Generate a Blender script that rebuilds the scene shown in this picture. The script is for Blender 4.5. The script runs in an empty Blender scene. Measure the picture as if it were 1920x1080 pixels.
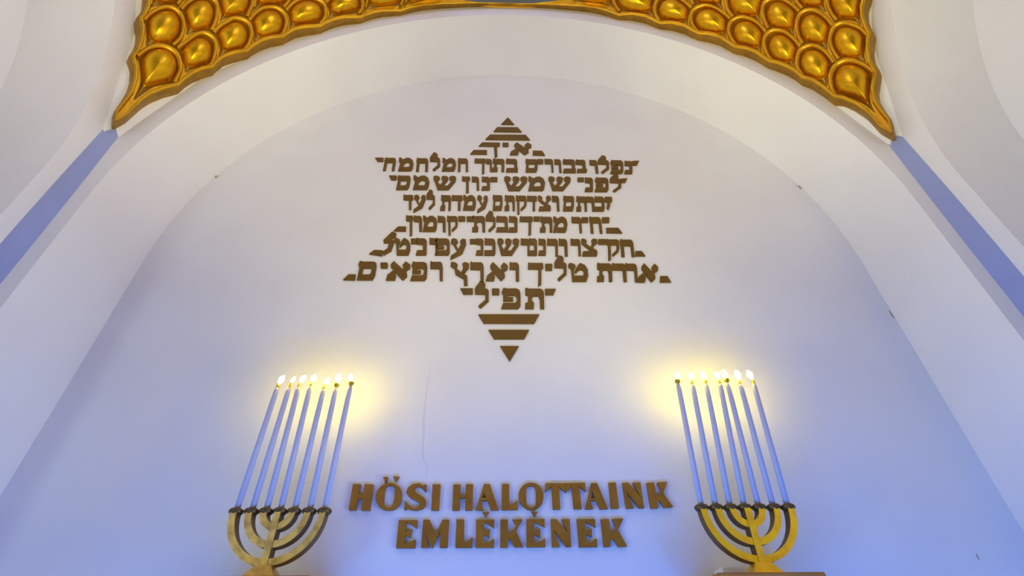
import bpy, bmesh, math
from mathutils import Vector, Matrix
from mathutils.geometry import tessellate_polygon, delaunay_2d_cdt

S = bpy.context.scene
COL = S.collection

# ------------------------------------------------------------------ camera
FPX = 932.68                                   # focal length in pixels of the 1920 px frame
PITCH, YAW, ROLL = 0.673947, 0.0235445, -0.0110035
CAM = Vector((-0.0552, 0.0, 1.6))
cp, sp, cy, sy = math.cos(PITCH), math.sin(PITCH), math.cos(YAW), math.sin(YAW)
FW = Vector((sy*cp, cy*cp, sp))
R0 = Vector((cy, -sy, 0)); U0 = R0.cross(FW)
RT = math.cos(ROLL)*R0 + math.sin(ROLL)*U0
UP = -math.sin(ROLL)*R0 + math.cos(ROLL)*U0
cam = bpy.data.cameras.new('camera'); camo = bpy.data.objects.new('camera', cam); COL.objects.link(camo)
cam.sensor_width = 36; cam.lens = FPX*36/1920; cam.clip_start = .05
camo.matrix_world = Matrix(((RT.x, UP.x, -FW.x, CAM.x), (RT.y, UP.y, -FW.y, CAM.y), (RT.z, UP.z, -FW.z, CAM.z), (0, 0, 0, 1)))
S.camera = camo

# ------------------------------------------------------------------ world, lights, exposure
w = bpy.data.worlds.new('world'); S.world = w; w.use_nodes = True
bg = w.node_tree.nodes['Background']; bg.inputs[0].default_value = (.05, .08, 1.0, 1); bg.inputs[1].default_value = .02
S.view_settings.view_transform = 'Standard'; S.view_settings.look = 'None'
S.view_settings.gamma = 1; S.view_settings.use_curve_mapping = False
S.view_settings.exposure = -0.08

def area(name, loc, target, sx, sy_, color, power):
    l = bpy.data.lights.new(name, 'AREA'); l.shape = 'RECTANGLE'; l.size = sx; l.size_y = sy_
    l.color = color; l.energy = power
    o = bpy.data.objects.new(name, l); COL.objects.link(o); o.location = loc
    o.rotation_euler = (Vector(target)-Vector(loc)).to_track_quat('-Z', 'Y').to_euler()
    return o
# added cool fill low before the niche, windows of the side niches, added blue fill at right
area('cool_floor_fill', (0, 1.5, .15), (0, 4, 1.8), 5.0, .6, (.0, .17, 1.0), 160)  # unseen fill added to turn the lower wall blue
area('left_niche_window', (-4.85, -1.0, 4.2), (4, -.2, 4.4), 2.2, 2.8, (.72, .52, 1.0), 34)
area('right_niche_window', (4.85, -1.0, 4.2), (-4, -.2, 4.4), 2.2, 2.8, (1.0, .70, .15), 27)
area('left_niche_low_window', (-4.85, -1.0, 1.4), (4, -.2, 2.4), 2.2, 1.6, (.50, .82, .66), 72)
area('blue_corner_fill', (2.2, .6, .3), (4.1, 3.6, 2.2), 1.0, .8, (.0, .30, 1.0), 42)  # unseen fill added to deepen the blue at lower right
# unseen fills added for the arch, side niches, jambs, brass and dome
def spot(name, loc, target, color, power, ang, rad):
    l = bpy.data.lights.new(name, 'SPOT'); l.color = color; l.energy = power; l.shadow_soft_size = rad
    l.spot_size = math.radians(ang); l.spot_blend = 1.0
    o = bpy.data.objects.new(name, l); COL.objects.link(o); o.location = loc
    o.rotation_euler = (Vector(target)-Vector(loc)).to_track_quat('-Z', 'Y').to_euler()
def point(name, loc, color, power, rad):
    l = bpy.data.lights.new(name, 'POINT'); l.color = color; l.energy = power; l.shadow_soft_size = rad
    o = bpy.data.objects.new(name, l); COL.objects.link(o); o.location = loc
spot('front_arch_fill', (0, -1.0, .5), (0, 3.5, 9.2), (1.0, .84, .22), 1260, 76, .4)  # unseen fill added to warm the arch crown
spot('left_niche_fill', (1.5, -2.0, .6), (-4.6, .5, 8), (1.0, .92, .56), 1530, 60, .5)  # unseen fill added for the left niche vault
spot('right_niche_fill', (-1.5, -2.0, .6), (4.6, .5, 8), (1.0, .86, .33), 1480, 60, .5)  # unseen fill added for the right niche vault
spot('left_jamb_fill', (3.2, 1.6, .8), (-3.86, 3.3, 5.2), (1.0, .78, .15), 330, 50, .4)  # added to brighten the left jamb, no real fitting
spot('right_jamb_fill', (-3.2, 1.6, .8), (3.86, 3.3, 5.6), (1.0, .86, .10), 360, 50, .4)  # added to brighten the right jamb, no real fitting
spot('left_low_jamb_fill', (3.6, 2.2, 1.2), (-3.86, 3.3, 3.0), (.45, .74, 1.0), 330, 34, .4)  # added cool fill for the foot of the left jamb
spot('right_low_jamb_fill', (-3.6, 2.2, 1.2), (3.86, 3.3, 3.0), (.35, .65, 1.0), 90, 34, .4)  # added cool fill for the foot of the right jamb
area('right_brass_fill', (4.6, -3.6, 4.2), (1.6, 3.7, 2.4), 1.2, 1.2, (1.0, .72, .30), 5)  # added for a warm reflection in the right menorah
area('left_brass_fill', (-4.6, -3.6, 4.2), (-1.6, 3.7, 2.4), 1.2, 1.2, (1.0, .72, .30), 3)  # added for a warm reflection in the left menorah
point('dome_fill', (0, -1.0, 9.0), (.64, .58, 1.0), 168, .5)  # unseen fill added under the dome

# ------------------------------------------------------------------ dimensions of the domed square hall
D = 4.0                                        # back wall of the front niche
D2 = 3.104                                     # arched wall face
H = 4.122                                      # half width of the hall
YC = D2-H                                      # centre of the hall
R, ZC = 3.862, 5.183                           # niche arches: radius and springing height
DEP = D-D2
RS = H*math.sqrt(2)
SC = Vector((0, YC, ZC))                       # centre of the pendentive sphere

def ray(x, y):
    return FW + RT*((x-960)/FPX) + UP*((540-y)/FPX)
def atY(x, y, Y):                              # the point of the photograph on the upright plane at depth Y
    d = ray(x, y); return CAM + d*((Y-CAM.y)/d.y)
def atS(x, y, h=0.0):                          # ... on the pendentive, raised by h towards the hall
    d = ray(x, y).normalized(); oc = CAM-SC; b = oc.dot(d)
    t = -b+math.sqrt(b*b-oc.dot(oc)+RS*RS)
    v = (CAM+d*t-SC); return SC+v*((RS-h)/RS)

# ------------------------------------------------------------------ helpers
def mesh_obj(name, verts, faces, mat, parent=None, smooth=False, kind=None):
    me = bpy.data.meshes.new(name); me.from_pydata([tuple(v) for v in verts], [], faces); me.update()
    bm = bmesh.new(); bm.from_mesh(me); bmesh.ops.recalc_face_normals(bm, faces=bm.faces); bm.to_mesh(me); bm.free()
    o = bpy.data.objects.new(name, me); COL.objects.link(o)
    for m in (mat if isinstance(mat, (list, tuple)) else [mat]): me.materials.append(m)
    if smooth:
        for p in me.polygons: p.use_smooth = True
    if parent is not None:
        o.parent = parent; o.matrix_parent_inverse = Matrix.Translation(-parent.location)
    if kind: o['kind'] = kind
    return o
def thing(name, loc, label, cat, group=None):
    o = bpy.data.objects.new(name, None); COL.objects.link(o); o.location = loc; o.empty_display_size = .1
    return tag(o, label, cat, group)
def tag(o, label, cat, group=None):
    o['label'] = label; o['category'] = cat
    if group: o['group'] = group
    return o
class MB:
    def __init__(s): s.v = []; s.f = []
    def add(s, vs, fs):
        n = len(s.v); s.v += [Vector(v) for v in vs]; s.f += [tuple(i+n for i in f) for f in fs]
    def box(s, x0, x1, y0, y1, z0, z1):
        s.frustum((x0, x1, y0, y1, z0), (x0, x1, y0, y1, z1))
    def frustum(s, a, b):
        vs = [(q[i], q[j], q[4]) for q in (a, b) for i, j in ((0, 2), (1, 2), (1, 3), (0, 3))]
        s.add(vs, [(0, 1, 2, 3), (4, 5, 6, 7), (0, 1, 5, 4), (1, 2, 6, 5), (2, 3, 7, 6), (3, 0, 4, 7)])
    def lathe(s, a, b, prof, n=16):            # prof: (t along a->b, radius)
        a = Vector(a); b = Vector(b); ax = (b-a).normalized()
        u = ax.orthogonal().normalized(); v = ax.cross(u); vs = []
        for t, r in prof:
            for k in range(n):
                an = 2*math.pi*k/n; vs.append(a+(b-a)*t+u*(r*math.cos(an))+v*(r*math.sin(an)))
        fs = [(i*n+k, i*n+(k+1) % n, (i+1)*n+(k+1) % n, (i+1)*n+k) for i in range(len(prof)-1) for k in range(n)]
        fs += [tuple(range(n)), tuple((len(prof)-1)*n+k for k in range(n))]
        s.add(vs, fs)
    def build(s, name, mat, parent=None, smooth=False, kind=None, bevel=0):
        o = mesh_obj(name, s.v, s.f, mat, parent, smooth, kind)
        if bevel:
            bm = bmesh.new(); bm.from_mesh(o.data)
            bmesh.ops.bevel(bm, geom=[e for e in bm.edges if len(e.link_faces) == 2 and e.calc_face_angle(0) > .5], offset=bevel, segments=2, affect='EDGES')
            bm.to_mesh(o.data); bm.free()
        return o

# ------------------------------------------------------------------ materials
def mat(name, col, rough=.5, metal=0.0, noise=None, bump=0.0, bscale=30, spec=.5, emit=None):
    m = bpy.data.materials.new(name); m.use_nodes = True; nt = m.node_tree; b = nt.nodes['Principled BSDF']
    b.inputs['Base Color'].default_value = (*col, 1); b.inputs['Roughness'].default_value = rough
    b.inputs['Metallic'].default_value = metal; b.inputs['Specular IOR Level'].default_value = spec
    tc = nt.nodes.new('ShaderNodeTexCoord')
    if noise:
        col2, sc, lo, hi = noise
        n = nt.nodes.new('ShaderNodeTexNoise'); n.inputs['Scale'].default_value = sc; n.inputs['Detail'].default_value = 5
        nt.links.new(tc.outputs['Object'], n.inputs['Vector'])
        r = nt.nodes.new('ShaderNodeValToRGB'); r.color_ramp.elements[0].position = lo; r.color_ramp.elements[1].position = hi
        r.color_ramp.elements[0].color = (*col, 1); r.color_ramp.elements[1].color = (*col2, 1)
        nt.links.new(n.outputs['Fac'], r.inputs['Fac']); nt.links.new(r.outputs['Color'], b.inputs['Base Color'])
    if bump:
        n2 = nt.nodes.new('ShaderNodeTexNoise'); n2.inputs['Scale'].default_value = bscale; n2.inputs['Detail'].default_value = 6
        nt.links.new(tc.outputs['Object'], n2.inputs['Vector'])
        bp = nt.nodes.new('ShaderNodeBump'); bp.inputs['Strength'].default_value = bump; bp.inputs['Distance'].default_value = .02
        nt.links.new(n2.outputs['Fac'], bp.inputs['Height']); nt.links.new(bp.outputs['Normal'], b.inputs['Normal'])
    if emit:
        b.inputs['Emission Color'].default_value = (*emit[0], 1); b.inputs['Emission Strength'].default_value = emit[1]
    return m
PLASTER = mat('white_plaster', (.79, .785, .80), .85, 0, ((.745, .735, .745), 1.1, .35, .75), .12, 9, .2)
BLUEGREY = mat('corner_shade', (.33, .38, .66), .8, 0, ((.30, .345, .60), 1.5, .35, .7), .1, 9, .2)  # plaster of the chamfers with corner shade put into its colour
FLOORM = mat('pale_stone', (.55, .5, .45), .5, 0, ((.45, .42, .38), 3, .3, .7))
BRONZE = mat('brown_bronze', (.40, .185, .02), .5, .25, ((.29, .125, .014), 7, .3, .75), .1, 40, .25)
BRONZE2 = mat('dark_bronze', (.17, .088, .008), .5, .25, ((.13, .075, .016), 6, .3, .75), .1, 40, .25)
GOLD = mat('gold_leaf', (.86, .50, .012), .36, .92, ((.70, .36, .008), 5, .3, .75), .25, 14)
GOLDRIM = mat('gold_leaf_band', (.74, .41, .012), .42, .8, ((.58, .29, .01), 6, .3, .75), .2, 20)
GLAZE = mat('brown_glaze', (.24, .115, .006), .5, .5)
GOLDEDGE = mat('dull_gold_edge', (.42, .22, .012), .45, .5, ((.26, .13, .01), 8, .3, .75), .2, 20)
BRASS_R = mat('polished_brass', (.95, .60, .015), .42, .6, ((.78, .43, .02), 14, .4, .75), .12, 50)
BRASS_L = mat('tarnished_brass', (.78, .54, .12), .42, .5, ((.42, .26, .06), 16, .38, .72), .15, 50)
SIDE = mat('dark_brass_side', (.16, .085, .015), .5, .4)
PAN = mat('dark_bronze_pan', (.10, .06, .02), .45, .6, ((.16, .09, .02), 20, .3, .7))
WAX = mat('grey_blue_tube', (.46, .46, .60), .4)
TIP = mat('brass_tip', (.34, .25, .03), .4, .6)
FLAME = mat('flame', (1, .9, .6), .5, emit=((1.0, .77, .05), 58))
FLAME_DIM = mat('flame_dim', (1, .9, .6), .5, emit=((1.0, .80, .25), 4.5))
WOOD = mat('brown_wood', (.50, .21, .035), .6, 0, ((.36, .145, .025), 5, .3, .7), .1, 30)
STONE = mat('white_marble', (.82, .84, .86), .4)
CRACK = mat('grey_crack', (.66, .65, .69), .9)
CHIP = mat('chipped_plaster', (.38, .32, .24), .9)
DOMEM = mat('grey_blue_paint', (.10, .125, .125), .6)
DARKM = mat('dark_brown_paint', (.10, .04, .01), .5)

# ------------------------------------------------------------------ the hall (structure)
NA = 96
def arch_pts(r, zc, zb, n=NA):                 # from left foot over the crown to right foot: (u, z)
    return [(-r, zb)] + [(-r*math.cos(math.pi*k/n), zc+r*math.sin(math.pi*k/n)) for k in range(n+1)] + [(r, zb)]
CH = .115                                      # leg of the corner chamfer
def to_world(side):
    if side == 'front': return lambda u, dep, z: Vector((u, D2+dep, z))
    if side == 'back': return lambda u, dep, z: Vector((-u, YC-H-dep, z))
    if side == 'left': return lambda u, dep, z: Vector((-H-dep, YC+u, z))
    return lambda u, dep, z: Vector((H+dep, YC-u, z))
trim_n = 0
for side in ('front', 'left', 'right', 'back'):
    T = to_world(side)
    inn = arch_pts(R, ZC, 0.0)
    # outer line of the wall face: corner edges, then the circle where the pendentives meet the wall
    co = H; out = [(-co, 0.0)]
    for k in range(NA+1):
        an = math.pi*k/NA; x = -(H+.07)*math.cos(an); z = ZC+(H+.07)*math.sin(an)
        if abs(x) > co: x = math.copysign(co, x)
        out.append((x, z))
    out.append((co, 0.0))
    n = len(inn)
    vs = [T(u, 0, z) for u, z in inn]+[T(u, 0, z) for u, z in out]
    mesh_obj('wall_'+side, vs, [(i, i+1, n+i+1, n+i) for i in range(n-1)], PLASTER, kind='structure')
    if side == 'back':
        continue                               # the hall is open to daylight behind the camera
    vs = [T(u, 0, z) for u, z in inn]+[T(u, DEP, z) for u, z in inn]
    trim_n += 1
    mesh_obj('trim_%d' % trim_n, vs, [(i, i+1, n+i+1, n+i) for i in range(n-1)], PLASTER, smooth=True, kind='structure')
    vs = [T(u, DEP, z) for u, z in inn]+[T(0, DEP, 0), T(0, DEP, ZC)]
    c = len(vs)-1
    fs = [(i, i+1, c) for i in range(1, n-2)]+[(0, 1, c, c-1), (n-2, n-1, c-1, c)]
    mesh_obj('wall_%s_niche' % side, vs, fs, PLASTER, kind='structure')
for side, sx in (('left', -1), ('right', 1)):  # chamfers of the two front corners, corner shade put into their blue-grey colour
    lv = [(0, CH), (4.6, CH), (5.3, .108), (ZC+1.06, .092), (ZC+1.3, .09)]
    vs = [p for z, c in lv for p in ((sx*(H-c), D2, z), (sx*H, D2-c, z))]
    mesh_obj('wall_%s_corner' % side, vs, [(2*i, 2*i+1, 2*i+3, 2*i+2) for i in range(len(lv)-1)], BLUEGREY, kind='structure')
mesh_obj('floor', [(-6, -8, 0), (6, -8, 0), (6, 5, 0), (-6, 5, 0)], [(0, 1, 2, 3)], FLOORM, kind='structure')
# plaster shell of the four pendentives and the dome above them
mb = MB()
for q in range(4):
    n, m = 24, 12; vs = []
    for i in range(n+1):
        an = q*math.pi/2+math.pi/2*i/n; loc = (math.pi/2*i/n); ph = min(loc, math.pi/2-loc)
        for j in range(m+1):
            rho = H*(1+(j/m)*(1/math.cos(ph)-1)); z = ZC+math.sqrt(max(0, (RS+.03)**2-rho*rho))
            vs.append((rho*math.sin(an), YC+rho*math.cos(an), z))
    mb.add(vs, [(i*(m+1)+j, (i+1)*(m+1)+j, (i+1)*(m+1)+j+1, i*(m+1)+j+1) for i in range(n) for j in range(m)])
mb.build('ceiling', PLASTER, smooth=True, kind='structure')
def ring(name, prof, mt, n=128):
    vs = []; k = len(prof)
    for i in range(n):
        a = 2*math.pi*i/n
        for r, z in prof: vs.append((r*math.sin(a), YC+r*math.cos(a), z))
    fs = [(i*k+j, ((i+1) % n)*k+j, ((i+1) % n)*k+j+1, i*k+j+1) for i in range(n) for j in range(k-1)]
    return mesh_obj(name, vs, fs, mt, smooth=True, kind='structure')
ZR = ZC+H
ring('trim_4', [(H+.02, ZR-.02), (H-.015, ZR-.02), (H-.03, ZR+.0), (H-.03, ZR+.03), (H-.01, ZR+.05), (H+.02, ZR+.05)], GOLDEDGE)
ring('trim_5', [(H, ZR+.05), (H, ZR+.19), (H-.03, ZR+.2)], DOMEM)
ring('trim_6', [(H-.03, ZR+.2), (H-.03, ZR+.33), (H-.1, ZR+.36)], DARKM)
ring('ceiling_dome', [(H-.1, ZR+.36)]+[((H-.1)*math.cos(t*math.pi/2/12), ZR+.36+3.2*math.sin(t*math.pi/2/12)) for t in range(1, 13)], PLASTER)

# ------------------------------------------------------------------ gilded pendentives
def offset_px(poly, i, d, sgn, closed):
    n = len(poly)
    a = poly[(i-1) % n] if (closed or i > 0) else poly[i]
    b = poly[(i+1) % n] if (closed or i < n-1) else poly[i]
    tx, ty = b[0]-a[0], b[1]-a[1]; l = math.hypot(tx, ty) or 1
    return (poly[i][0]-sgn*ty/l*d, poly[i][1]+sgn*tx/l*d)
def smooth_line(p, closed, k=4):               # Catmull-Rom
    n = len(p); out = []
    for i in range(n if closed else n-1):
        g = lambda j: p[j % n] if closed else p[max(0, min(n-1, j))]
        a, b, c, d = g(i-1), g(i), g(i+1), g(i+2)
        for s in range(k):
            t = s/k
            out.append(tuple(.5*((2*b[q])+(-a[q]+c[q])*t+(2*a[q]-5*b[q]+4*c[q]-d[q])*t*t+(-a[q]+3*b[q]-3*c[q]+d[q])*t**3) for q in (0, 1)))
    if not closed: out.append(p[-1])
    return out
H0 = .09                                       # height of the gilded sheet over the plaster

def strip(line, prof, sgn, name, mt, parent, closed=False, scale=None, hfade=None):
    vs = []; k = len(prof)
    for i in range(len(line)):
        f = scale(i/(len(line)-1)) if scale else 1
        g = hfade(i/(len(line)-1)) if hfade else 1
        for off, h in prof:
            if h > H0: h = H0+(h-H0)*g
            q = offset_px(line, i, off*f, sgn, closed); vs.append(atS(q[0], q[1], h))
    fs = [(i*k+j, (i+1)*k+j, (i+1)*k+j+1, i*k+j+1) for i in range(len(line)-1) for j in range(k-1)]
    return mesh_obj(name, vs, fs, mt, parent, smooth=True)

def pendentive(sx, lower, side, bulbs, label):
    az = sx*math.pi/4
    tip = atS(*lower[0], H0)
    root = thing('gilded_pendentive', tip, label, 'ornament')
    # outline of the sheet in space: lower edge tip -> crown, ring, hidden upper part of the side edge (mirror of the lower edge), visible side edge
    low3 = [atS(x, y, H0) for x, y in lower]
    low3[-1] = SC+Vector((0, H, H)).normalized()*(RS-H0)
    side3 = [atS(x, y, H0) for x, y in side]
    ztop = side3[-1].z
    mir = [Vector((sx*(v.y-YC), YC+sx*v.x, v.z)) for v in low3]
    ringp = []
    for k in range(1, 20):
        a = sx*math.pi/2*k/20
        ringp.append(SC+Vector((H*math.sin(a), H*math.cos(a), H)).normalized()*(RS-H0))
    loop = low3[1:] + ringp + [v for v in reversed(mir) if v.z > ztop+.12] + [v for v in reversed(side3)]
    ax = Vector((math.sin(az), math.cos(az), .75)).normalized(); u = Vector((math.cos(az), -math.sin(az), 0)); v_ = u.cross(ax)
    def g2(p):
        d = (p-SC).normalized(); return Vector((d.dot(u)/d.dot(ax), d.dot(v_)/d.dot(ax)))
    loop2 = [g2(p) for p in loop]
    xs = [p.x for p in loop2]; ys = [p.y for p in loop2]
    def inside(p):
        c = False; n = len(loop2); j = n-1
        for i in range(n):
            a, b = loop2[i], loop2[j]
            if (a.y > p.y) != (b.y > p.y) and p.x < (b.x-a.x)*(p.y-a.y)/(b.y-a.y)+a.x: c = not c
            j = i
        return c
    pts = list(loop2); st = .035
    gx = min(xs)
    while gx < max(xs):
        gy = min(ys)
        while gy < max(ys):
            p = Vector((gx, gy))
            if inside(p) and min((p-q).length for q in loop2) > .012: pts.append(p)
            gy += st
        gx += st
    n = len(loop2)
    vo, _, fo, *_r = delaunay_2d_cdt(pts, [(i, (i+1) % n) for i in range(n)], [], 1, 1e-6)
    vs = [SC+(ax+u*p.x+v_*p.y).normalized()*(RS-H0) for p in vo]
    fs = [tuple(f) for f in fo]
    b = len(vs); vs += loop+[SC+(p-SC)*((RS+.06)/(RS-H0)) for p in loop]
    fs += [(b+i, b+(i+1) % n, b+n+(i+1) % n, b+n+i) for i in range(n)]
    mesh_obj('backing_sheet', vs, fs, GOLDRIM, root)
    made = []
    for pl, rim_end, wd in bulbs:
        rim = smooth_line(pl[:rim_end+1], False, 4)
        cx = sum(p[0] for p in pl)/len(pl); cyy = sum(p[1] for p in pl)/len(pl)
        cx = .5*cx+.25*(min(p[0] for p in pl)+max(p[0] for p in pl)); cyy = .5*cyy+.25*(min(p[1] for p in pl)+max(p[1] for p in pl))
        if label.count('left,') and rim_end == 7: cx, cyy = 296, 132
        rx = sum(abs(p[0]-cx) for p in pl)/len(pl)*1.52; ry = sum(abs(p[1]-cyy) for p in pl)/len(pl)*1.52
        arc2 = smooth_line(pl[rim_end:]+[pl[0]], False, 3)
        full = rim[:-1]+arc2[:-1]
        hb = min(.15, .0022*(max(p[0] for p in pl)-min(p[0] for p in pl)))
        kf = 1.22 if pl is bulbs[0][0] else 1.03
        # the egg: outline radius clipped towards an ellipse and evened out, so that the cusps stay flat
        m = len(full); ro = [math.hypot(x-cx, y-cyy) for x, y in full]; re_ = []
        for (x, y), q in zip(full, ro):
            an = math.atan2((y-cyy)/ry, (x-cx)/rx); re_.append(min(q*.94, kf*math.hypot(rx*math.cos(an), ry*math.sin(an))))
        for _k in range(26):
            re_ = [min(.955*ro[i], (re_[i-1]+2*re_[i]+re_[(i+1) % m])/4) for i in range(m)]
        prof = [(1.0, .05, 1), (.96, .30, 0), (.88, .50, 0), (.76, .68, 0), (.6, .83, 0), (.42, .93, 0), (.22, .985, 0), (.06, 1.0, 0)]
        vs = []; fs = []; mats = []
        for x, y in full: vs.append(atS(x, y, H0+.004))
        for s, hh, mi in prof:
            for (x, y), q, e in zip(full, ro, re_):
                k_ = s*e/max(q, 1e-6); vs.append(atS(cx+(x-cx)*k_, cyy+(y-cyy)*k_, H0+.006+hb*hh))
        prof = [(0, 0, 1)]+prof
        for a in range(len(prof)-1):
            for i in range(m):
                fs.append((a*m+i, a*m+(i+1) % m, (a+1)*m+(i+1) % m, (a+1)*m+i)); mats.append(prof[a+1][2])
        fs.append(tuple((len(prof)-1)*m+i for i in range(m))); mats.append(0)
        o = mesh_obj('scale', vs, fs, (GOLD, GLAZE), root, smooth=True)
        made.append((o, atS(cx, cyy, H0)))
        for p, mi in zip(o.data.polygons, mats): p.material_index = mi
        # raised band round the upper part of the scale
        sg = -1
        strip(rim, [(.2, H0), (.5, H0+.045), (1.4, H0+.058), (wd*.5, H0+.064), (wd-1.4, H0+.058), (wd-.5, H0+.045), (wd, H0)], sg, 'scale_rim', GOLDRIM, o)
    # the rest of the pendentive, above the frame: the same scale set out in rows up to the dome ring
    src, c0 = made[3]; rim0 = [c for c in COL.objects if c.parent == src]
    tp = (tip-SC).normalized()
    def frame(p):
        n_ = (p-SC).normalized(); t_ = (tp-n_*tp.dot(n_)).normalized(); return Matrix((n_, t_, n_.cross(t_))).transposed()
    F0 = frame(c0); dia = (ax-tp*ax.dot(tp)).normalized(); per = tp.cross(dia)
    cen = [c for _, c in made]; k = 1
    while k < 18:
        rho = (.30+.40*k)/RS; nst = int(2.4*math.sin(rho)*RS/.5)
        for j in range(-nst, nst+1):
            al = (j+.5*(k % 2))*.5/(RS*math.sin(rho))
            if abs(al) > 1.2: continue
            n_ = tp*math.cos(rho)+(dia*math.cos(al)+per*math.sin(al))*math.sin(rho); p = SC+n_*(RS-H0)
            q = p-CAM; dz = q.dot(FW)
            if dz > 0 and 540-FPX*q.dot(UP)/dz > -46: continue
            if n_.dot(ax) < .2 or not inside(g2(p)) or min((p-v).length for v in loop) < .16 or min((p-v).length for v in cen) < .36: continue
            cen.append(p)
            o = src.copy(); COL.objects.link(o); o.parent = root; o.matrix_parent_inverse = Matrix.Translation(-root.location)
            o.matrix_basis = Matrix.Translation(SC) @ (frame(p) @ F0.transposed()).to_4x4() @ Matrix.Translation(-SC)
            for r_ in rim0:
                c = r_.copy(); COL.objects.link(c); c.parent = o
        k += 1
    ed = lower
    escale = lambda t: min(1, .12+t*7) if t < .6 else 1-.93*((t-.6)/.4)**1.5
    sscale = lambda t: min(1, .12+t*3.2)
    strip(ed, [(-.3, -.03), (0, H0+.03), (3.8, H0+.072)], sx, 'edge_bevel', GOLDEDGE, root, scale=escale, hfade=lambda t: 1 if t < .62 else 1-.95*((t-.62)/.38))
    strip(ed, [(3.8, H0+.072), (5, H0+.08), (10.5, H0+.08), (11.5, H0+.07), (12, H0)], sx, 'edge_band', GOLDRIM, root, scale=escale, hfade=lambda t: 1 if t < .62 else 1-.95*((t-.62)/.38))
    strip(side, [(-.3, -.03), (0, H0+.03), (5, H0+.072)], -sx, 'edge_bevel', GOLDEDGE, root, scale=sscale)
    strip(side, [(5, H0+.072), (6.2, H0+.08), (11.5, H0+.08), (12.5, H0+.07), (13, H0)], -sx, 'edge_band', GOLDRIM, root, scale=sscale)
    return root

L_LOW = [(209,241),(214,242),(235,231),(250,217.5),(265,204),(281,194),(306,184),(332.5,177.5),(345,166),(360,155),(377.5,147),(397.5,143),(405,134),(417.5,124),(439,116),(463,112.5),(472.5,104),(490,93),(507.5,87.5),(530,85.6),(537.5,80),(552.5,71),(570,67.5),(600,65.6),(610,59),(626,52),(645,47),(675,46.5),(684,42),(700,35.6),(717.5,32),(751,31),(770,24),(790,19),(827.5,15),(877.5,13),(915,12),(953,12)]
L_SIDE = [(209,241),(208.5,236),(209,221),(222.5,201),(235,180),(241,159),(242,140),(236,118),(246,102.5),(252.5,85),(254.6,67.5),(251,44),(257.5,36),(265,22.5),(267,0),(264,-22)]
L_BULB = [
 ([(256,120),(275,106),(294,101),(312,105),(325,116),(329,131),(329,142),(319,164),(287,170),(265,184),(247,196),(255,177),(261,159),(260,140)],7,10),
 ([(331,104),(347.5,92.5),(362,81),(375,75.6),(385,77.5),(395,86),(397.5,97.5),(395,112),(391,125),(385,131),(375,132),(356,137.5),(345,143),(344,130),(341,126),(336,112)],9,9),
 ([(269,51),(280,40),(295,31),(310,27),(322,30),(332,40),(336,52),(335,67),(330,80),(317,92),(300,91),(285,91),(271,94),(272,77),(271,62)],9,9),
 ([(339,30),(350,19),(362,11),(377,6),(390,9),(399,17),(400,32),(396,50),(389,65),(375,65),(360,68),(347,72),(349,56),(344,41)],8,9),
 ([(400,74),(412,62),(425,54),(436,47.5),(449,49),(459,54),(464,64),(464,77),(459,91),(451,101),(432,104),(420,109),(407,114),(411,95),(405,80)],9,9),
 ([(467,50),(477,39),(490,29),(505,26),(517,28),(527,36),(531,49),(528,62),(521,75),(507,76),(490,81),(474,86),(475,69),(472,57)],8,8.5),
 ([(537,31),(545,22),(557,13),(575,8),(591,11),(602,17),(605,27),(604,40),(595,51),(576,52),(557,56),(540,64),(542,50),(541,40)],8,8),
 ([(611,16),(622,6),(635,-2),(648,-5),(662,-3),(672,5),(675,15),(673,24),(667,31),(640,33),(632,36),(614,41),(617,30)],8,8),
 ([(686,24),(690,10),(687,-2),(700,-12),(730,-16),(752,-8),(753,0),(752,7),(747,16),(727,17),(709,19)],8,6),
 ([(760,15),(764,7),(763,-2),(780,-8),(812,-10),(840,-5),(848,-1),(825,3),(796,6),(771,12)],6,5),
 ([(282,20),(284,5),(283,-12),(297,-24),(315,-28),(332,-22),(338,-8),(334,2),(325,16),(306,16)],8,9),
 ([(405,10),(415,-4),(430,-13),(448,-14),(461,-8),(467,5),(466,16),(462,25),(456,39),(436,37),(420,41),(411,46),(414,31),(411,20)],8,9),
 ([(477,24),(480,8),(479,-4),(490,-16),(512,-22),(532,-16),(540,-4),(536,8),(526,20),(505,16),(490,20)],8,8),
 ([(546,9),(549,-6),(565,-18),(590,-18),(602,-8),(600,2),(590,2),(572,-1),(558,4)],5,8),
 ([(349,3),(350,-10),(365,-24),(385,-24),(398,-10),(395,-1),(385,0),(370,-2),(358,1)],5,8),
]
R_LOW = [(1678,265),(1674,264),(1653,254),(1628,227),(1605,212),(1583.5,203),(1565,199),(1543,181),(1524,168),(1505,163),(1491,150.5),(1476,142),(1460,136),(1441,131),(1417.5,115),(1399,107.5),(1377.5,104),(1350,86),(1330,80),(1310,79),(1292.5,70),(1282.5,64),(1260,58),(1237.5,58),(1210,44),(1185,39),(1160,40),(1137.5,31),(1120,25),(1097.5,21),(1077.5,19),(1040,16),(1002.5,14),(953,12)]
R_SIDE = [(1678,265),(1679.5,261),(1679,252),(1676,236),(1664,219),(1652,199),(1648.6,179),(1653,150.5),(1654,144),(1642.5,125),(1639,104),(1640,85),(1643,73),(1635,59),(1629,41),(1628,25),(1632.5,10),(1636,0),(1638,-20)]
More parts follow.
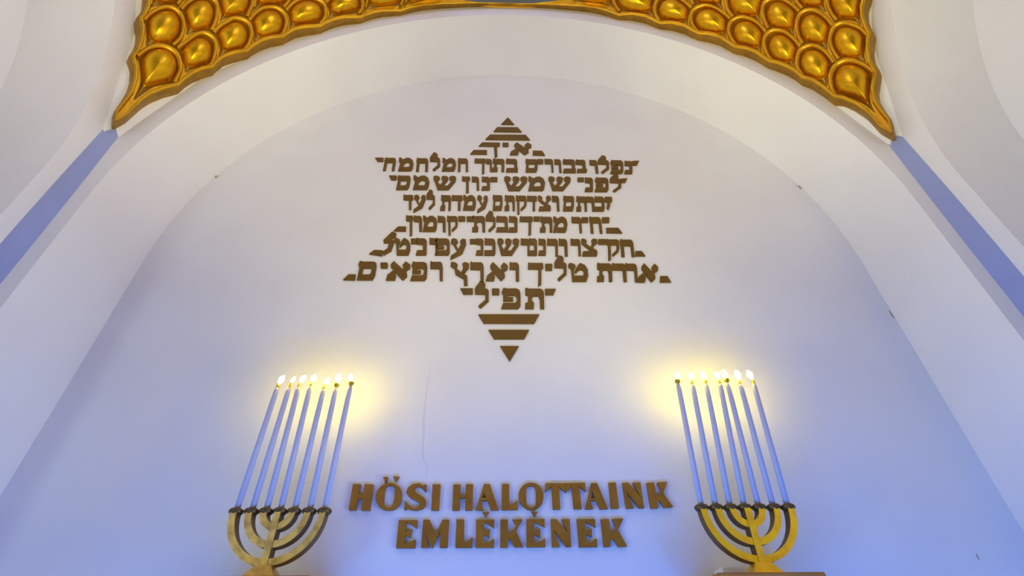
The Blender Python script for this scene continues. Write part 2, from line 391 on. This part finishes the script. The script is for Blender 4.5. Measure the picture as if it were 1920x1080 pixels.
R_BULB = [
 ([(1574,187),(1567,173),(1565,156),(1569,142),(1577,133),(1589,128),(1605,130),(1624,138),(1639,150),(1634.5,169),(1633,189),(1636,204),(1644,220),(1628,207),(1608,195),(1587.5,189)],8,10),
 ([(1514,153),(1504,138),(1502,131),(1502,119),(1506,107),(1515,101),(1527,99),(1542,106),(1555,119),(1563,131),(1555,149),(1552.6,169),(1540.5,161),(1524,155)],9,9),
 ([(1580,119),(1570,104),(1564,87),(1566,72),(1572.5,61),(1584,57),(1600,61),(1614,67),(1627,80),(1624,97),(1623,112),(1625.6,124),(1610,119),(1595,118)],8,9),
 ([(1512,90),(1504,75),(1500.6,59),(1503,44),(1510,35),(1521,32),(1535,36),(1550,47.5),(1562,61),(1555,75),(1553,87),(1554,100),(1541,92),(1526,89)],8,9),
 ([(1454,122),(1444,107),(1439,92),(1441,80),(1449,71),(1461,70),(1475,75),(1489,87),(1501,100),(1494,112),(1491,124),(1490.6,134),(1477,127),(1465,124)],8,9),
 ([(1386,92),(1376,77),(1372,64),(1376,52),(1385,46),(1397,45),(1414,51),(1426,61),(1436,72),(1430,86),(1429,97),(1430,107),(1415,99),(1400,94)],8,8.5),
 ([(1315,67),(1305,56),(1301,44),(1303,32),(1312,25),(1326,22),(1342,27),(1357,37),(1369,47),(1364,59),(1362,70),(1364,79),(1350,72),(1332,69)],8,8),
 ([(1241,45),(1234,34),(1233,21),(1237,10),(1247,4),(1262,4),(1277,11),(1289,20),(1296,26),(1291,37),(1291,47),(1292,55),(1277,49),(1260,46)],8,8),
 ([(1166,27),(1157,15),(1154,2),(1158,-9),(1172,-15),(1195,-16),(1212,-8),(1221,2),(1227,9),(1224,19),(1225,29),(1227,39),(1210,32),(1191,29)],8,7),
 ([(1074,6),(1095,0),(1120,-6),(1140,-8),(1146,-2),(1146,10),(1151,20),(1135,14),(1110,10),(1090,9)],5,5),
 ([(1380,38),(1370,25),(1367,11),(1367,2),(1373,-8),(1388,-14),(1405,-12),(1420,-4),(1430,6),(1434,11),(1427,24),(1426,34),(1428,47),(1415,40),(1399,36)],9,8.5),
 ([(1447,61),(1440,46),(1436,30),(1439,17),(1449,11),(1461,9),(1475,15),(1489,25),(1499,34),(1492,50),(1490,62),(1491,74),(1477,65),(1461,62)],8,9),
 ([(1305,16),(1300,2),(1300,-8),(1310,-16),(1330,-17),(1345,-10),(1355,0),(1354,12),(1357,24),(1342,16),(1324,14)],6,8),
 ([(1511,22),(1501,11),(1497,0),(1497,-12),(1508,-21),(1525,-22),(1540,-14),(1549,-2),(1546,12),(1551,29),(1535,22),(1522,21)],7,9),
 ([(1576,46),(1566,32),(1559,16),(1559,2),(1563,-12),(1575,-20),(1595,-18),(1610,-8),(1620,5),(1615,21),(1614,36),(1616,54),(1604,46),(1590,44)],8,9),
 ([(1443,0),(1452,-12),(1475,-16),(1487,-8),(1488,4),(1488,9),(1470,2),(1455,-1)],3,8),
 ([(1278,1),(1282,-8),(1292,-12),(1296,-4),(1293,9),(1285,4)],3,7),
]
pendentive(-1, L_LOW, L_SIDE, L_BULB, 'gilded fish-scale pendentive on the left, between the front and left arches')
pendentive(1, R_LOW, R_SIDE, R_BULB, 'gilded fish-scale pendentive on the right, between the front and right arches')

# ------------------------------------------------------------------ inscriptions
LD = .018                                      # letters stand this far out from the wall
def solid(name, loops, mt, parent, yf=D-LD, yb=D-.001):
    """loops: list of shapes, a shape = [outer, hole, ...] in photo pixels on the letter front plane"""
    vs = []; fs = []
    for si, shape in enumerate(loops):
        P = [[atY(x, y, yf-.0008*si) for x, y in lp] for lp in shape]
        tri = tessellate_polygon([[Vector((p.x, p.z, 0)) for p in lp] for lp in P])
        flat = [p for lp in P for p in lp]; n = len(flat); b = len(vs)
        vs += flat+[Vector((p.x, yb, p.z)) for p in flat]
        fs += [tuple(b+i for i in t) for t in tri]
        k = 0
        for lp in P:
            m = len(lp)
            fs += [(b+k+i, b+k+(i+1) % m, b+n+k+(i+1) % m, b+n+k+i) for i in range(m)]
            k += m
    return mesh_obj(name, vs, fs, mt, parent)
def shp(ox, oy, s, pts): return [(ox+x/s, oy+y/s) for x, y in pts]

G = {
'h': [[[(.03,0),(.12,-.05),(.2,0),(.82,0),(.95,.07),(1,.2),(1,1),(.77,1),(.77,.36),(.27,.36),(.24,1),(0,1),(.04,.36),(0,.25)]]],
'm': [[[(.02,0),(.1,-.04),(.18,.02),(.32,.12),(.5,0),(.72,0),(.92,.16),(1,.45),(.95,.82),(.85,1),(.25,1),(.3,.7),(.70,.7),(.76,.52),(.7,.36),(.55,.32),(.38,.45),(.21,1),(0,1),(.12,.4),(.02,.25)]]],
'M': [[[(.03,0),(.12,-.05),(.2,0),(.85,0),(.97,.08),(1,.25),(.97,.75),(.86,1),(0,1),(.07,.35),(0,.2)], [(.28,.36),(.74,.36),(.74,.6),(.66,.7),(.25,.7)]]],
'l': [[[(0,.3),(.1,.2),(.28,.09),(.36,0),(.62,.03),(.76,.1),(.76,.2),(.62,.27),(.85,.28),(1,.36),(1,.74),(.42,1),(.26,.94),(.3,.9),(.74,.7),(.76,.5),(.02,.48)]]],
't': [[[(.03,0),(.12,-.05),(.2,0),(.82,0),(.95,.07),(1,.22),(1,1),(.78,1),(.77,.52),(.7,.37),(.45,.37),(.36,.45),(.38,.6),(.48,.72),(.45,1),(0,1),(.02,.72),(.15,.68),(.18,.36),(.03,.3)]]],
'v': [[[(0,0),(.1,-.05),(.2,0),(.75,0),(.95,.1),(1,.28),(1,1),(.66,1),(.62,.38),(0,.36)]]],
'r': [[[(0,0),(.08,-.05),(.16,0),(.8,0),(.95,.08),(1,.26),(1,1),(.76,1),(.74,.37),(0,.35)]]],
'y': [[[(.04,0),(.9,0),(1,.2),(.95,1),(.05,1),(0,.25)]]],
'b': [[[(.04,0),(.12,-.05),(.2,0),(.75,0),(.9,.06),(.95,.22),(.95,.68),(1,.7),(1,1),(0,1),(.08,.7),(.7,.7),(.68,.36),(.05,.34),(0,.2)]]],
'g': [[[(.04,0),(.12,-.05),(.2,0),(.75,0),(.88,.1),(.9,.66),(1,.78),(.98,.93),(.88,1),(.1,1),(.14,.72),(.62,.7),(.6,.37),(.05,.34),(0,.2)]]],
'p': [[[(.1,0),(.16,-.05),(.22,0),(.78,0),(.94,.07),(1,.25),(1,.84),(.88,1),(0,1),(.1,.71),(.74,.71),(.8,.6),(.8,.42),(.7,.34),(.36,.34),(.36,.425),(.62,.425),(.62,.62),(.1,.62),(.1,.3),(.02,.2)]]],
'n': [[[(.05,0),(.14,-.05),(.22,0),(.8,0),(1,.14),(1,.92),(.92,1),(0,1),(.12,.71),(.66,.7),(.62,.37),(.05,.34)]]],
'k': [[[(.04,0),(.12,-.05),(.2,0),(.75,0),(.93,.08),(1,.28),(1,.82),(.9,1),(0,1),(.04,.7),(.7,.7),(.72,.37),(.05,.35)]]],
's': [[[(0,.04),(.1,-.03),(.24,.02),(.29,.13),(.26,.28),(.16,.36),(.32,.71),(.62,.71),(.8,.36),(.7,.27),(.69,.08),(.8,-.02),(.95,.02),(1,.12),(.97,.38),(.66,1),(.18,1),(.06,.42),(0,.22)]],
      [[(.36,.06),(.46,-.02),(.6,.03),(.66,.13),(.62,.33),(.42,.73),(.26,.73),(.43,.36),(.36,.25)]]],
'N': [[[(0,0),(.1,-.04),(.2,0),(.92,0),(1,.12),(.82,.28),(.8,.97),(.48,1),(.5,.27),(0,.25)]]],
'd': [[[(.02,0),(.1,-.05),(.18,0),(.95,0),(1,.12),(.98,.32),(.82,.35),(.8,1),(.56,1),(.57,.35),(0,.32)]]],
'K': [[[(.02,0),(.08,-.03),(.14,0),(.96,0),(1,.08),(1,.22),(.88,.27),(.87,.93),(.66,1),(.68,.27),(0,.26)]]],
'e': [[[(.05,.03),(.2,-.03),(.42,.03),(.48,.15),(.36,.28),(.5,.5),(.66,.28),(.6,.12),(.74,-.01),(.98,.03),(1,.26),(.78,.7),(.72,.74),(.02,1),(.04,.82),(.44,.62),(.2,.3),(.03,.2)]]],
'q': [[[(0,0),(.06,-.04),(.14,0),(.82,0),(.97,.07),(1,.42),(.9,.6),(.5,.8),(.42,.72),(.76,.5),(.77,.26),(0,.26)]], [[(.1,.28),(.32,.28),(.34,.96),(.14,1)]]],
'z': [[[(0,.03),(.1,-.03),(.27,.03),(.35,.13),(.3,.28),(.62,.5),(.86,.6),(.98,.7),(1,.85),(.95,1),(.06,1),(.12,.72),(.62,.71),(.2,.42),(.02,.26)]],
      [[(.62,.08),(.74,-.02),(.98,.02),(1,.24),(.84,.34),(.7,.57),(.56,.48),(.66,.3)]]],
'Z': [[[(0,.03),(.1,-.02),(.3,.03),(.38,.1),(.33,.28),(.62,.46),(.9,.58),(.92,.99),(.72,1),(.7,.72),(.25,.52),(.2,.28),(0,.18)]],
      [[(.62,.06),(.78,-.01),(1,.06),(.99,.23),(.74,.48),(.58,.42),(.68,.25)]]],
'w': [[[(0,.05),(.1,0),(.9,0),(1,.14),(.98,.36),(.76,.42),(.7,.76),(.5,1),(.26,.84),(.38,.44),(0,.34)]]],
'T': [[[(0,.06),(.1,-.02),(.32,.05),(.38,.18),(.3,.35),(.3,.68),(.74,.68),(.78,.5),(.72,.37),(.56,.36),(.36,.56),(.33,.42),(.48,.12),(.6,-.02),(.84,.1),(.98,.35),(1,.7),(.9,1),(.2,1),(.14,.32),(.02,.22)]]],
'a': [[[(.2,.16),(.33,-.02),(.86,.62),(.87,.8),(.7,1),(.62,.93),(.2,.3)]], [[(.68,.2),(.82,.0),(1,.18),(.99,.37),(.84,.5),(.68,.56),(.62,.48),(.72,.36)]],
      [[(0,1),(.06,.72),(.24,.54),(.38,.40),(.44,.52),(.38,.65),(.42,.76),(.37,1)]]],
}
star = thing('star_inscription', atY(955, 450, D), 'bronze Hebrew letters and bars arranged as a six-pointed star on the niche wall', 'inscription')
def bar(pts): solid('bar', [[pts]], BRONZE2, star)
def glyph(c, x0, x1, y0, y1, sl=0.0):
    """one letter; sl = pixels by which its foot is shifted sideways"""
    sh = [[[(x0+u*(x1-x0)+sl*(v-.0), y0+v*(y1-y0)) for u, v in lp] for lp in shape] for shape in G[c]]
    solid('letter', sh, BRONZE2, star)
bar([(952.5,219.7),(939.7,232.5),(964.2,233)])
bar([(932.5,238),(925.3,246.3),(978.3,247),(970.8,238.3)])
bar([(919,252),(910,261),(993.7,262),(985.8,252.5)])
solid('letter', [[[(904,266.7),(937.5,267),(937,273.3),(932,274.5),(932.5,292.5),(927.5,295),(926,274),(897.5,273.5)]]], BRONZE2, star)
bar([(888,281),(881.5,288.5),(913,288.7),(913,281)])
bar([(999,282),(999,290),(1022,291),(1016.5,282.5)])
A, B = (640, 200), (940, 200); Cc, Dd = (640, 350), (940, 350); Ee = (800, 520)
def row(org, items):
    for it in items:
        c, a, b, y0, y1 = it[:5]; s = it[5] if len(it) > 5 else 0
        glyph(c, org[0]+a/6, org[0]+b/6, org[1]+y0/6, org[1]+y1/6, s/6)
row(B, [('y',12,82,403,445),('a',95,340,402,538)])
bar(shp(*A, 6, [(378,572),(473,572),(470,614),(408,612)]))
row(A, [('h',488,618,575,716,-22),('m',645,815,574,720,-8),('h',845,978,579,725,-6),('l',995,1110,512,720),('m',1135,1293,578,722,-6),('h',1310,1425,581,725),
        ('K',1497,1625,583,756),('v',1628,1694,587,727),('t',1700,1838,586,727,-8),])
row(B, [('b',50,186,586,732),('M',270,410,590,733,2),('y',400,475,588,640),('r',485,580,588,732,8),('v',595,670,591,737,8),('b',690,835,592,740,4),('g',832,960,597,738,6),
        ('v',990,1078,600,745,16),('l',1082,1208,545,748,8),('p',1222,1372,602,750,2),('n',1382,1475,610,752,0)])
bar(shp(*B, 6, [(1470,610),(1550,605),(1525,655),(1470,655)]))
bar(shp(*A, 6, [(535,772),(622,772),(618,820),(562,822)]))
row(A, [('M',632,783,775,930,-18),('m',808,992,774,930,-4),('s',1035,1292,778,932),('N',1357,1450,785,968),('v',1468,1550,787,936),('n',1575,1672,788,936),('y',1672,1758,790,840)])
row(B, [('s',32,295,784,942),('m',300,492,786,942,2),('s',530,782,786,942),('y',855,932,794,840),('n',935,1030,797,952,2),('p',1047,1205,797,954,2),('l',1220,1350,752,958)])
bar(shp(*B, 6, [(1340,808),(1418,803),(1395,850),(1345,850)]))
row(Cc, [('d',697,808,92,255),('e',815,950,92,288,-10),('l',955,1052,28,255),('t',1120,1238,95,264,-10),('d',1240,1365,96,262),('m',1368,1515,94,262),('e',1525,1648,98,292),('M',1702,1815,95,264),('t',1835,1952,98,266)])
row(Dd, [('q',164,285,100,310),('d',287,402,103,268),('z',410,558,102,268),('v',568,650,103,270,5),('M',694,820,105,270),('t',840,960,109,272,4),('v',957,1045,111,272,8),('k',1045,1160,110,272,4),('w',1162,1248,112,258)])
row(Cc, [('N',727,812,325,550),('v',815,908,327,500),('m',915,1078,327,502),('v',1082,1172,330,505),('q',1188,1310,330,545),('y',1312,1395,330,385),('y',1408,1487,332,388),('t',1470,1618,330,505),('l',1622,1735,268,505),('b',1740,1880,332,506)])
row(Dd, [('n',80,182,332,508),('K',205,355,334,546),('y',360,435,334,384),('t',433,575,338,508),('m',582,745,337,510),('r',788,898,340,515,10),('y',900,980,342,400),('h',985,1118,341,520,22),('y',1130,1218,342,402)])
bar(shp(*Dd, 6, [(1180,460),(1318,462),(1362,520),(1182,516)]))
bar(shp(*Cc, 6, [(640,446),(728,446),(725,500),(585,495)]))
bar(shp(*Cc, 6, [(370,710),(468,715),(457,777),(310,755)]))
solid('letter', [[shp(*Cc, 6, [(472,600),(572,503),(618,522),(612,560),(560,585),(592,605),(588,640),(560,720),(472,770),(468,728),(520,690),(535,632),(476,630)])]], BRONZE2, star)
row(Cc, [('T',592,780,577,768,-8),('y',780,852,582,640),('n',838,960,580,768,-2),('r',990,1080,578,765),('p',1050,1220,581,768),('e',1228,1405,585,818,-6),('y',1443,1525,587,640),('n',1515,1600,583,768,-4),('k',1605,1735,583,770),('s',1755,2002,583,770)])
row(Dd, [('r',218,318,585,770),('n',305,403,583,772),('n',415,502,586,770),('r',515,638,586,780),('v',645,742,588,778,6),('r',778,890,588,775,6),('z',898,1082,586,778),('y',1088,1185,588,646),('q',1185,1330,592,828),('h',1330,1480,595,785,22)])
bar(shp(*Dd, 6, [(1510,722),(1580,722),(1622,778),(1505,778)]))
bar(shp(*Cc, 6, [(80,985),(160,985),(150,1050),(18,1045)]))
row(Cc, [('M',195,400,842,1048,-22),('y',438,522,852,915),('a',500,775,838,1050),('p',785,970,847,1055,-12),('r',1000,1140,845,1055),('Z',1230,1437,848,1110),('r',1450,1602,850,1075),('a',1625,1873,850,1056)])
row(Dd, [('v',92,200,853,1060),('K',298,472,857,1118),('y',492,575,866,940),('l',595,735,770,1058),('T',752,978,860,1065),('t',1072,1245,862,1065,4),('r',1245,1400,864,1066,14),('r',1392,1525,865,1068,12),('a',1530,1765,864,1072)])
bar(shp(*Dd, 6, [(1788,1005),(1870,1005),(1912,1072),(1785,1072)]))
bar(shp(*Ee, 6, [(378,122),(520,122),(518,188),(412,188)]))
row(Ee, [('l',540,698,38,345),('y',732,820,124,195),('p',838,1056,124,352),('t',1100,1318,126,352,6)])
bar(shp(*Ee, 6, [(1330,128),(1452,128),(1425,195),(1332,195)]))
bar(shp(*Ee, 6, [(580,415),(640,515),(1210,518),(1267,415)]))
bar(shp(*Ee, 6, [(695,590),(757,692),(1097,692),(1152,590)]))
bar(shp(*Ee, 6, [(825,772),(933,942),(1037,772)]))

memo = thing('memorial_inscription', atY(958, 965, D), 'two rows of bronze capitals reading HŐSI HALOTTAINK EMLÉKÉNEK low on the wall', 'inscription')
LA, LB = (640, 860), (960, 860)
def latin(org, *shapes):                       # each shape = list of loops
    solid('letter', [[shp(*org, 6, lp) for lp in s] for s in shapes], BRONZE, memo, D-.03)
def ell(pts): return smooth_line(pts, True, 3)
latin(LA, [[(130,285),(215,285),(195,405),(245,405),(262,285),(358,287),(320,578),(222,578),(238,448),(188,448),(165,575),(82,575)]])
latin(LA, [ell([(545,273),(610,285),(660,325),(680,390),(672,470),(640,530),(590,568),(530,578),(470,570),(415,530),(388,470),(388,400),(415,340),(470,292)]),
           ell([(515,305),(570,303),(600,335),(598,400),(585,490),(555,545),(515,548),(482,520),(478,450),(490,350)])],
          [[(470,205),(527,207),(490,272)]], [[(580,200),(650,198),(610,258)]])
latin(LA, [ell([(738,385),(745,335),(778,300),(830,280),(890,285)])[:13]+[(930,300),(955,283),(955,372),(935,362),(905,325),(862,308),(830,322),(820,352),(842,385),(890,412),(935,442),(955,482),(945,530),(910,562),(850,578),(790,575),(745,560),(718,573),(705,570),(718,468),(745,500),(780,540),(820,555),(860,545),(880,520),(870,490),(830,465),(770,435),(745,410)]])
latin(LA, [[(1027,288),(1115,288),(1098,577),(1010,577)]])
latin(LA, [[(1258,290),(1342,290),(1335,412),(1395,412),(1400,287),(1482,285),(1475,577),(1392,577),(1395,440),(1335,440),(1330,577),(1248,577)]])
latin(LA, [[(1605,285),(1670,285),(1770,575),(1682,577),(1642,470),(1578,470),(1597,577),(1510,577)], [(1605,372),(1632,440),(1584,440)]])
latin(LA, [[(1805,285),(1888,285),(1890,535),(1985,467),(1985,570),(1803,575)]])
latin(LB, [ell([(213,270),(275,283),(325,325),(352,385),(352,460),(325,520),(275,560),(220,575),(160,560),(110,520),(78,460),(75,390),(100,330),(150,285)]),
           ell([(185,308),(232,305),(262,335),(268,420),(264,515),(235,547),(195,545),(168,515),(160,420),(163,335)])])
latin(LB, [[(375,275),(604,276),(606,380),(528,312),(545,566),(460,566),(445,308),(375,372)]])
latin(LB, [[(605,275),(822,270),(830,370),(755,305),(785,562),(695,562),(670,308),(609,375)]])
latin(LB, [[(890,275),(958,275),(1080,562),(990,565),(945,468),(880,468),(915,562),(822,565)], [(902,362),(935,446),(885,446)]])
latin(LB, [[(1087,270),(1168,268),(1205,555),(1118,558)]])
latin(LB, [[(1242,270),(1310,268),(1450,432),(1362,268),(1445,265),(1488,552),(1432,554),(1285,368),(1370,553),(1285,557)]])
latin(LB, [[(1515,270),(1598,266),(1632,430),(1682,362),(1635,266),(1748,260),(1702,388),(1812,540),(1712,548),(1662,465),(1640,492),(1645,553),(1562,556)]])
latin(LA, [[(645,690),(855,690),(848,780),(733,710),(722,825),(797,792),(780,890),(716,862),(710,965),(833,907),(830,1003),(615,1003)]])
latin(LA, [[(920,685),(990,685),(1063,838),(1140,685),(1213,685),(1193,998),(1105,998),(1112,815),(1028,998),(1010,998),(935,812),(985,998),(895,998)]])
latin(LA, [[(1295,683),(1382,683),(1380,960),(1475,880),(1470,998),(1282,998)]])
latin(LA, [[(1515,685),(1722,685),(1722,778),(1607,710),(1600,825),(1670,790),(1668,888),(1603,855),(1603,968),(1720,900),(1718,998),(1512,998)]], [[(1588,597),(1662,600),(1622,655)]])
latin(LA, [[(1790,683),(1875,683),(1878,850),(1968,764),(1925,683),(2040,680),(1965,812),(2048,990),(1945,992),(1892,895),(1876,912),(1872,997),(1786,998)]])
latin(LB, [[(162,680),(365,678),(370,770),(250,708),(250,820),(320,785),(320,885),(252,855),(252,965),(375,898),(377,990),(163,993)]], [[(217,597),(288,597),(255,652)]])
latin(LB, [[(435,680),(500,680),(632,835),(560,680),(650,678),(668,988),(608,990),(465,795),(540,990),(450,992)]])
latin(LB, [[(728,680),(935,678),(942,770),(820,705),(830,820),(895,782),(902,880),(835,850),(848,960),(955,895),(963,990),(755,993)]])
latin(LB, [[(1000,680),(1090,678),(1122,850),(1172,768),(1127,676),(1255,672),(1195,800),(1295,985),(1195,990),(1140,896),(1108,928),(1110,985),(1033,990)]])

# ------------------------------------------------------------------ menorahs, candles and their brackets
YM = 3.63
def menorah(xs, zt, zj, zslab, mt, label):
    """xs: the seven pan positions"""
    xc = xs[3]; root = thing('menorah', (xc, YM, zslab), label, 'menorah')
    wd, dp = .022, .075
    for k, (a, b) in enumerate(((0, 6), (1, 5), (2, 4))):
        r = (xs[b]-xs[a])/2; c = (xs[a]+xs[b])/2
        zb = [zj, zj+(.105), zj+.212][k]
        hgt = zt-zb
        mb = MB(); vs = []; n = 36
        for i in range(n+1):
            an = math.pi*i/n; cx_, sx_ = -math.cos(an), math.sin(an)
            for rr, y in ((1, -dp/2), (1, dp/2), (-1, dp/2), (-1, -dp/2)):
                vs.append((c+cx_*(r+rr*wd), YM+y, zt-sx_*(hgt+rr*wd)))
        fs = [(i*4+j, i*4+(j+1) % 4, (i+1)*4+(j+1) % 4, (i+1)*4+j) for i in range(n) for j in range(4)]
        fs += [(0, 1, 2, 3), (n*4, n*4+1, n*4+2, n*4+3)]
        mb.add(vs, fs); o = mb.build('branch', (mt, SIDE), root)
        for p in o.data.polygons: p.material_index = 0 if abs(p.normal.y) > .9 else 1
    mb = MB(); mb.box(xc-wd, xc+wd, YM-dp/2-.004, YM+dp/2, zj-.02, zt); o = mb.build('stem', (mt, SIDE), root)
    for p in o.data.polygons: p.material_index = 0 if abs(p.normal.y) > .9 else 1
    for x in xs:
        mb = MB(); mb.lathe((x, YM, zt-.014), (x, YM, zt+.03), [(0, .026), (.12, .036), (.4, .046), (.62, .049), (.8, .046), (1, .036), (.92, .02)], 20)
        mb.build('drip_pan', PAN, root, smooth=True)
    mb = MB(); mb.frustum((xc-.105, xc+.105, YM-.1, YM+.1, zslab), (xc-.05, xc+.05, YM-.045, YM+.045, zj-.015))
    mb.build('foot', mt, root, bevel=.004)
    return root
def candle(base, tip, flame, size, label, style, dim=False):
    b = Vector(base); t = Vector(tip); f = Vector(flame)
    root = thing('candle', b, label, 'candle', 'candles of the left menorah' if b.x < 0 else 'candles of the right menorah')
    L = (t-b).length
    mb = MB(); mb.lathe(b, t, [(0, .0205), (.9, .0195), (.965, .0185), (1, .013)], 14); mb.build('tube', WAX, root, smooth=True)
    d = (t-b).normalized(); e = t+d*.038
    mb = MB()
    if style == 'cup': mb.lathe(t-d*.012, e, [(0, .013), (.4, .012), (.6, .022), (.85, .024), (1, .016)], 12)
    else: mb.lathe(t-d*.012, e, [(0, .015), (.4, .012), (1, .008)], 12)
    mb.build('socket', TIP, root, smooth=True)
    q = f-e; ln = size*1.0
    fb = f-q.normalized()*ln*.55; fe = f+q.normalized()*ln*.6
    mb = MB(); wdt = size*.30 if not dim else size*.2
    mb.lathe(e, fe, [(0, .006), (.22, wdt*.75), (.45, wdt), (.65, wdt*.92), (.85, wdt*.5), (1, wdt*.1)], 12)
    mb.build('flame', FLAME_DIM if dim else FLAME, root, smooth=True)
    return root
def bracket(xc, zslab, halfw, label):
    root = thing('wall_bracket', (xc, D, zslab), label, 'bracket')
    mb = MB(); mb.box(xc-halfw, xc+halfw, 3.45, D, zslab-.11, zslab); mb.build('shelf_top', WOOD, root, bevel=.006)
    mb = MB(); mb.frustum((xc-halfw*.5, xc+halfw*.5, 3.8, D, zslab-.5), (xc-halfw*.85, xc+halfw*.85, 3.52, D, zslab-.11)); mb.build('corbel', WOOD, root, bevel=.006)
ZSL = 2.13
PX = {
 'left': dict(pan=[442,471,498,524.4,551,579.4,607.5], pany=962.5,
   tip=[(520,727),(542.5,726),(560,725.6),(582,724),(607,729),(630,727),(657,724)],
   fl=[(527,713),(548,714),(566.7,712),(587,711),(612.6,715),(634,710.6),(658,709.5)], st=['cone','cone','cone','cone','cone','cup','cup'],
   sz=[.075,.075,.075,.075,.066,.085,.075]),
 'right': dict(pan=[1316,1343,1370,1396.8,1423.8,1451.5,1478.5], pany=955,
   tip=[(1271.6,720),(1298.5,720),(1324,719),(1350,719),(1364,718),(1388,720),(1413,719)],
   fl=[(1270.4,704.7),(1296,706),(1318.6,704.7),(1345,704.7),(1358,702),(1383,704),(1406.5,704)], st=['cup','cone','cone','cone','cup','cone','cone'],
   sz=[.07,.072,.07,.07,.078,.085,.08]),
}
ORD = ['leftmost', 'second from left', 'third from left', 'middle', 'third from right', 'second from right', 'rightmost']
for sd in ('left', 'right'):
    q = PX[sd]
    pans = [atY(x, q['pany']+(0 if sd == 'right' else .15*0), YM) for x in q['pan']]
    zt = sum(v.z for v in pans)/7
    mt = BRASS_L if sd == 'left' else BRASS_R
    zj = atY(1417, 1051, YM).z
    xs = [v.x for v in pans]
    menorah(xs, zt, zj+.0, ZSL, mt, 'dull tarnished brass seven-branched menorah on the left bracket' if sd == 'left' else 'bright yellow brass seven-branched menorah on the right bracket')
    for k in range(7):
        t = atY(*q['tip'][k], YM); b = Vector((xs[k], YM, zt+.028)); f = atY(*q['fl'][k], YM)
        dim = sd == 'left' and k == 1
        how = 'pale blue candle with only a sliver of flame, %s on the left menorah' if dim else 'thin pale grey-blue candle with a glowing flame, %s on the '+sd+' menorah'
        candle(b, t, f, q['sz'][k], how % ORD[k], q['st'][k], dim)
    bracket(-1.55 if sd == 'left' else 1.60, ZSL, .335, 'brown wooden wall bracket carrying the %s menorah' % sd)
mb = MB(); mb.box(1.44, 1.66, 3.80, 3.97, ZSL, ZSL+.085); o = mb.build('stone_plate', STONE, bevel=.004)
tag(o, 'pale flat stone block lying behind the foot of the right menorah', 'block')

# ------------------------------------------------------------------ hairline crack and chips in the plaster
def crack(pts, wpx, nm='crack', mt=CRACK):
    vs = []; n = len(pts)
    for i, (x, y) in enumerate(pts):
        wv = wpx*(.4+.6*math.sin(math.pi*(i+.5)/n))
        vs += [atY(x-wv/2, y, D-.002), atY(x+wv/2, y, D-.002)]
    vs2 = [Vector((v.x, D+.004, v.z)) for v in vs]; m = len(vs)
    fs = [(2*i, 2*i+1, 2*i+3, 2*i+2) for i in range(n-1)]
    fs += [(2*i, 2*i+2, m+2*i+2, m+2*i) for i in range(n-1)]+[(2*i+1, 2*i+3, m+2*i+3, m+2*i+1) for i in range(n-1)]
    mesh_obj(nm, vs+vs2, fs, mt, bpy.data.objects['wall_front_niche'])
crack([(806,688),(805,705),(799,733),(796,760),(794,790),(795,815),(792,835),(793,860),(800,872),(801,886),(797,893)], .9)

for pts, wp in (([(398, 334), (401, 331), (405, 333), (411, 329)], 2.2), ([(404, 326), (405, 330), (404, 334)], 2.5),
                ([(203, 577), (206, 583), (209, 588)], 2.6), ([(207, 584), (212, 583)], 2.0),
                ([(1493, 347), (1498, 350), (1502, 354), (1508, 350)], 2.2), ([(1499, 347), (1501, 355)], 2.4),
                ([(1667, 582), (1671, 588), (1674, 594), (1678, 597)], 2.4), ([(1669, 589), (1676, 592), (1685, 592)], 1.6), ([(1831, 1038), (1834, 1046), (1836, 1050)], 2.2)):
    crack(pts, wp, 'chip', CHIP)
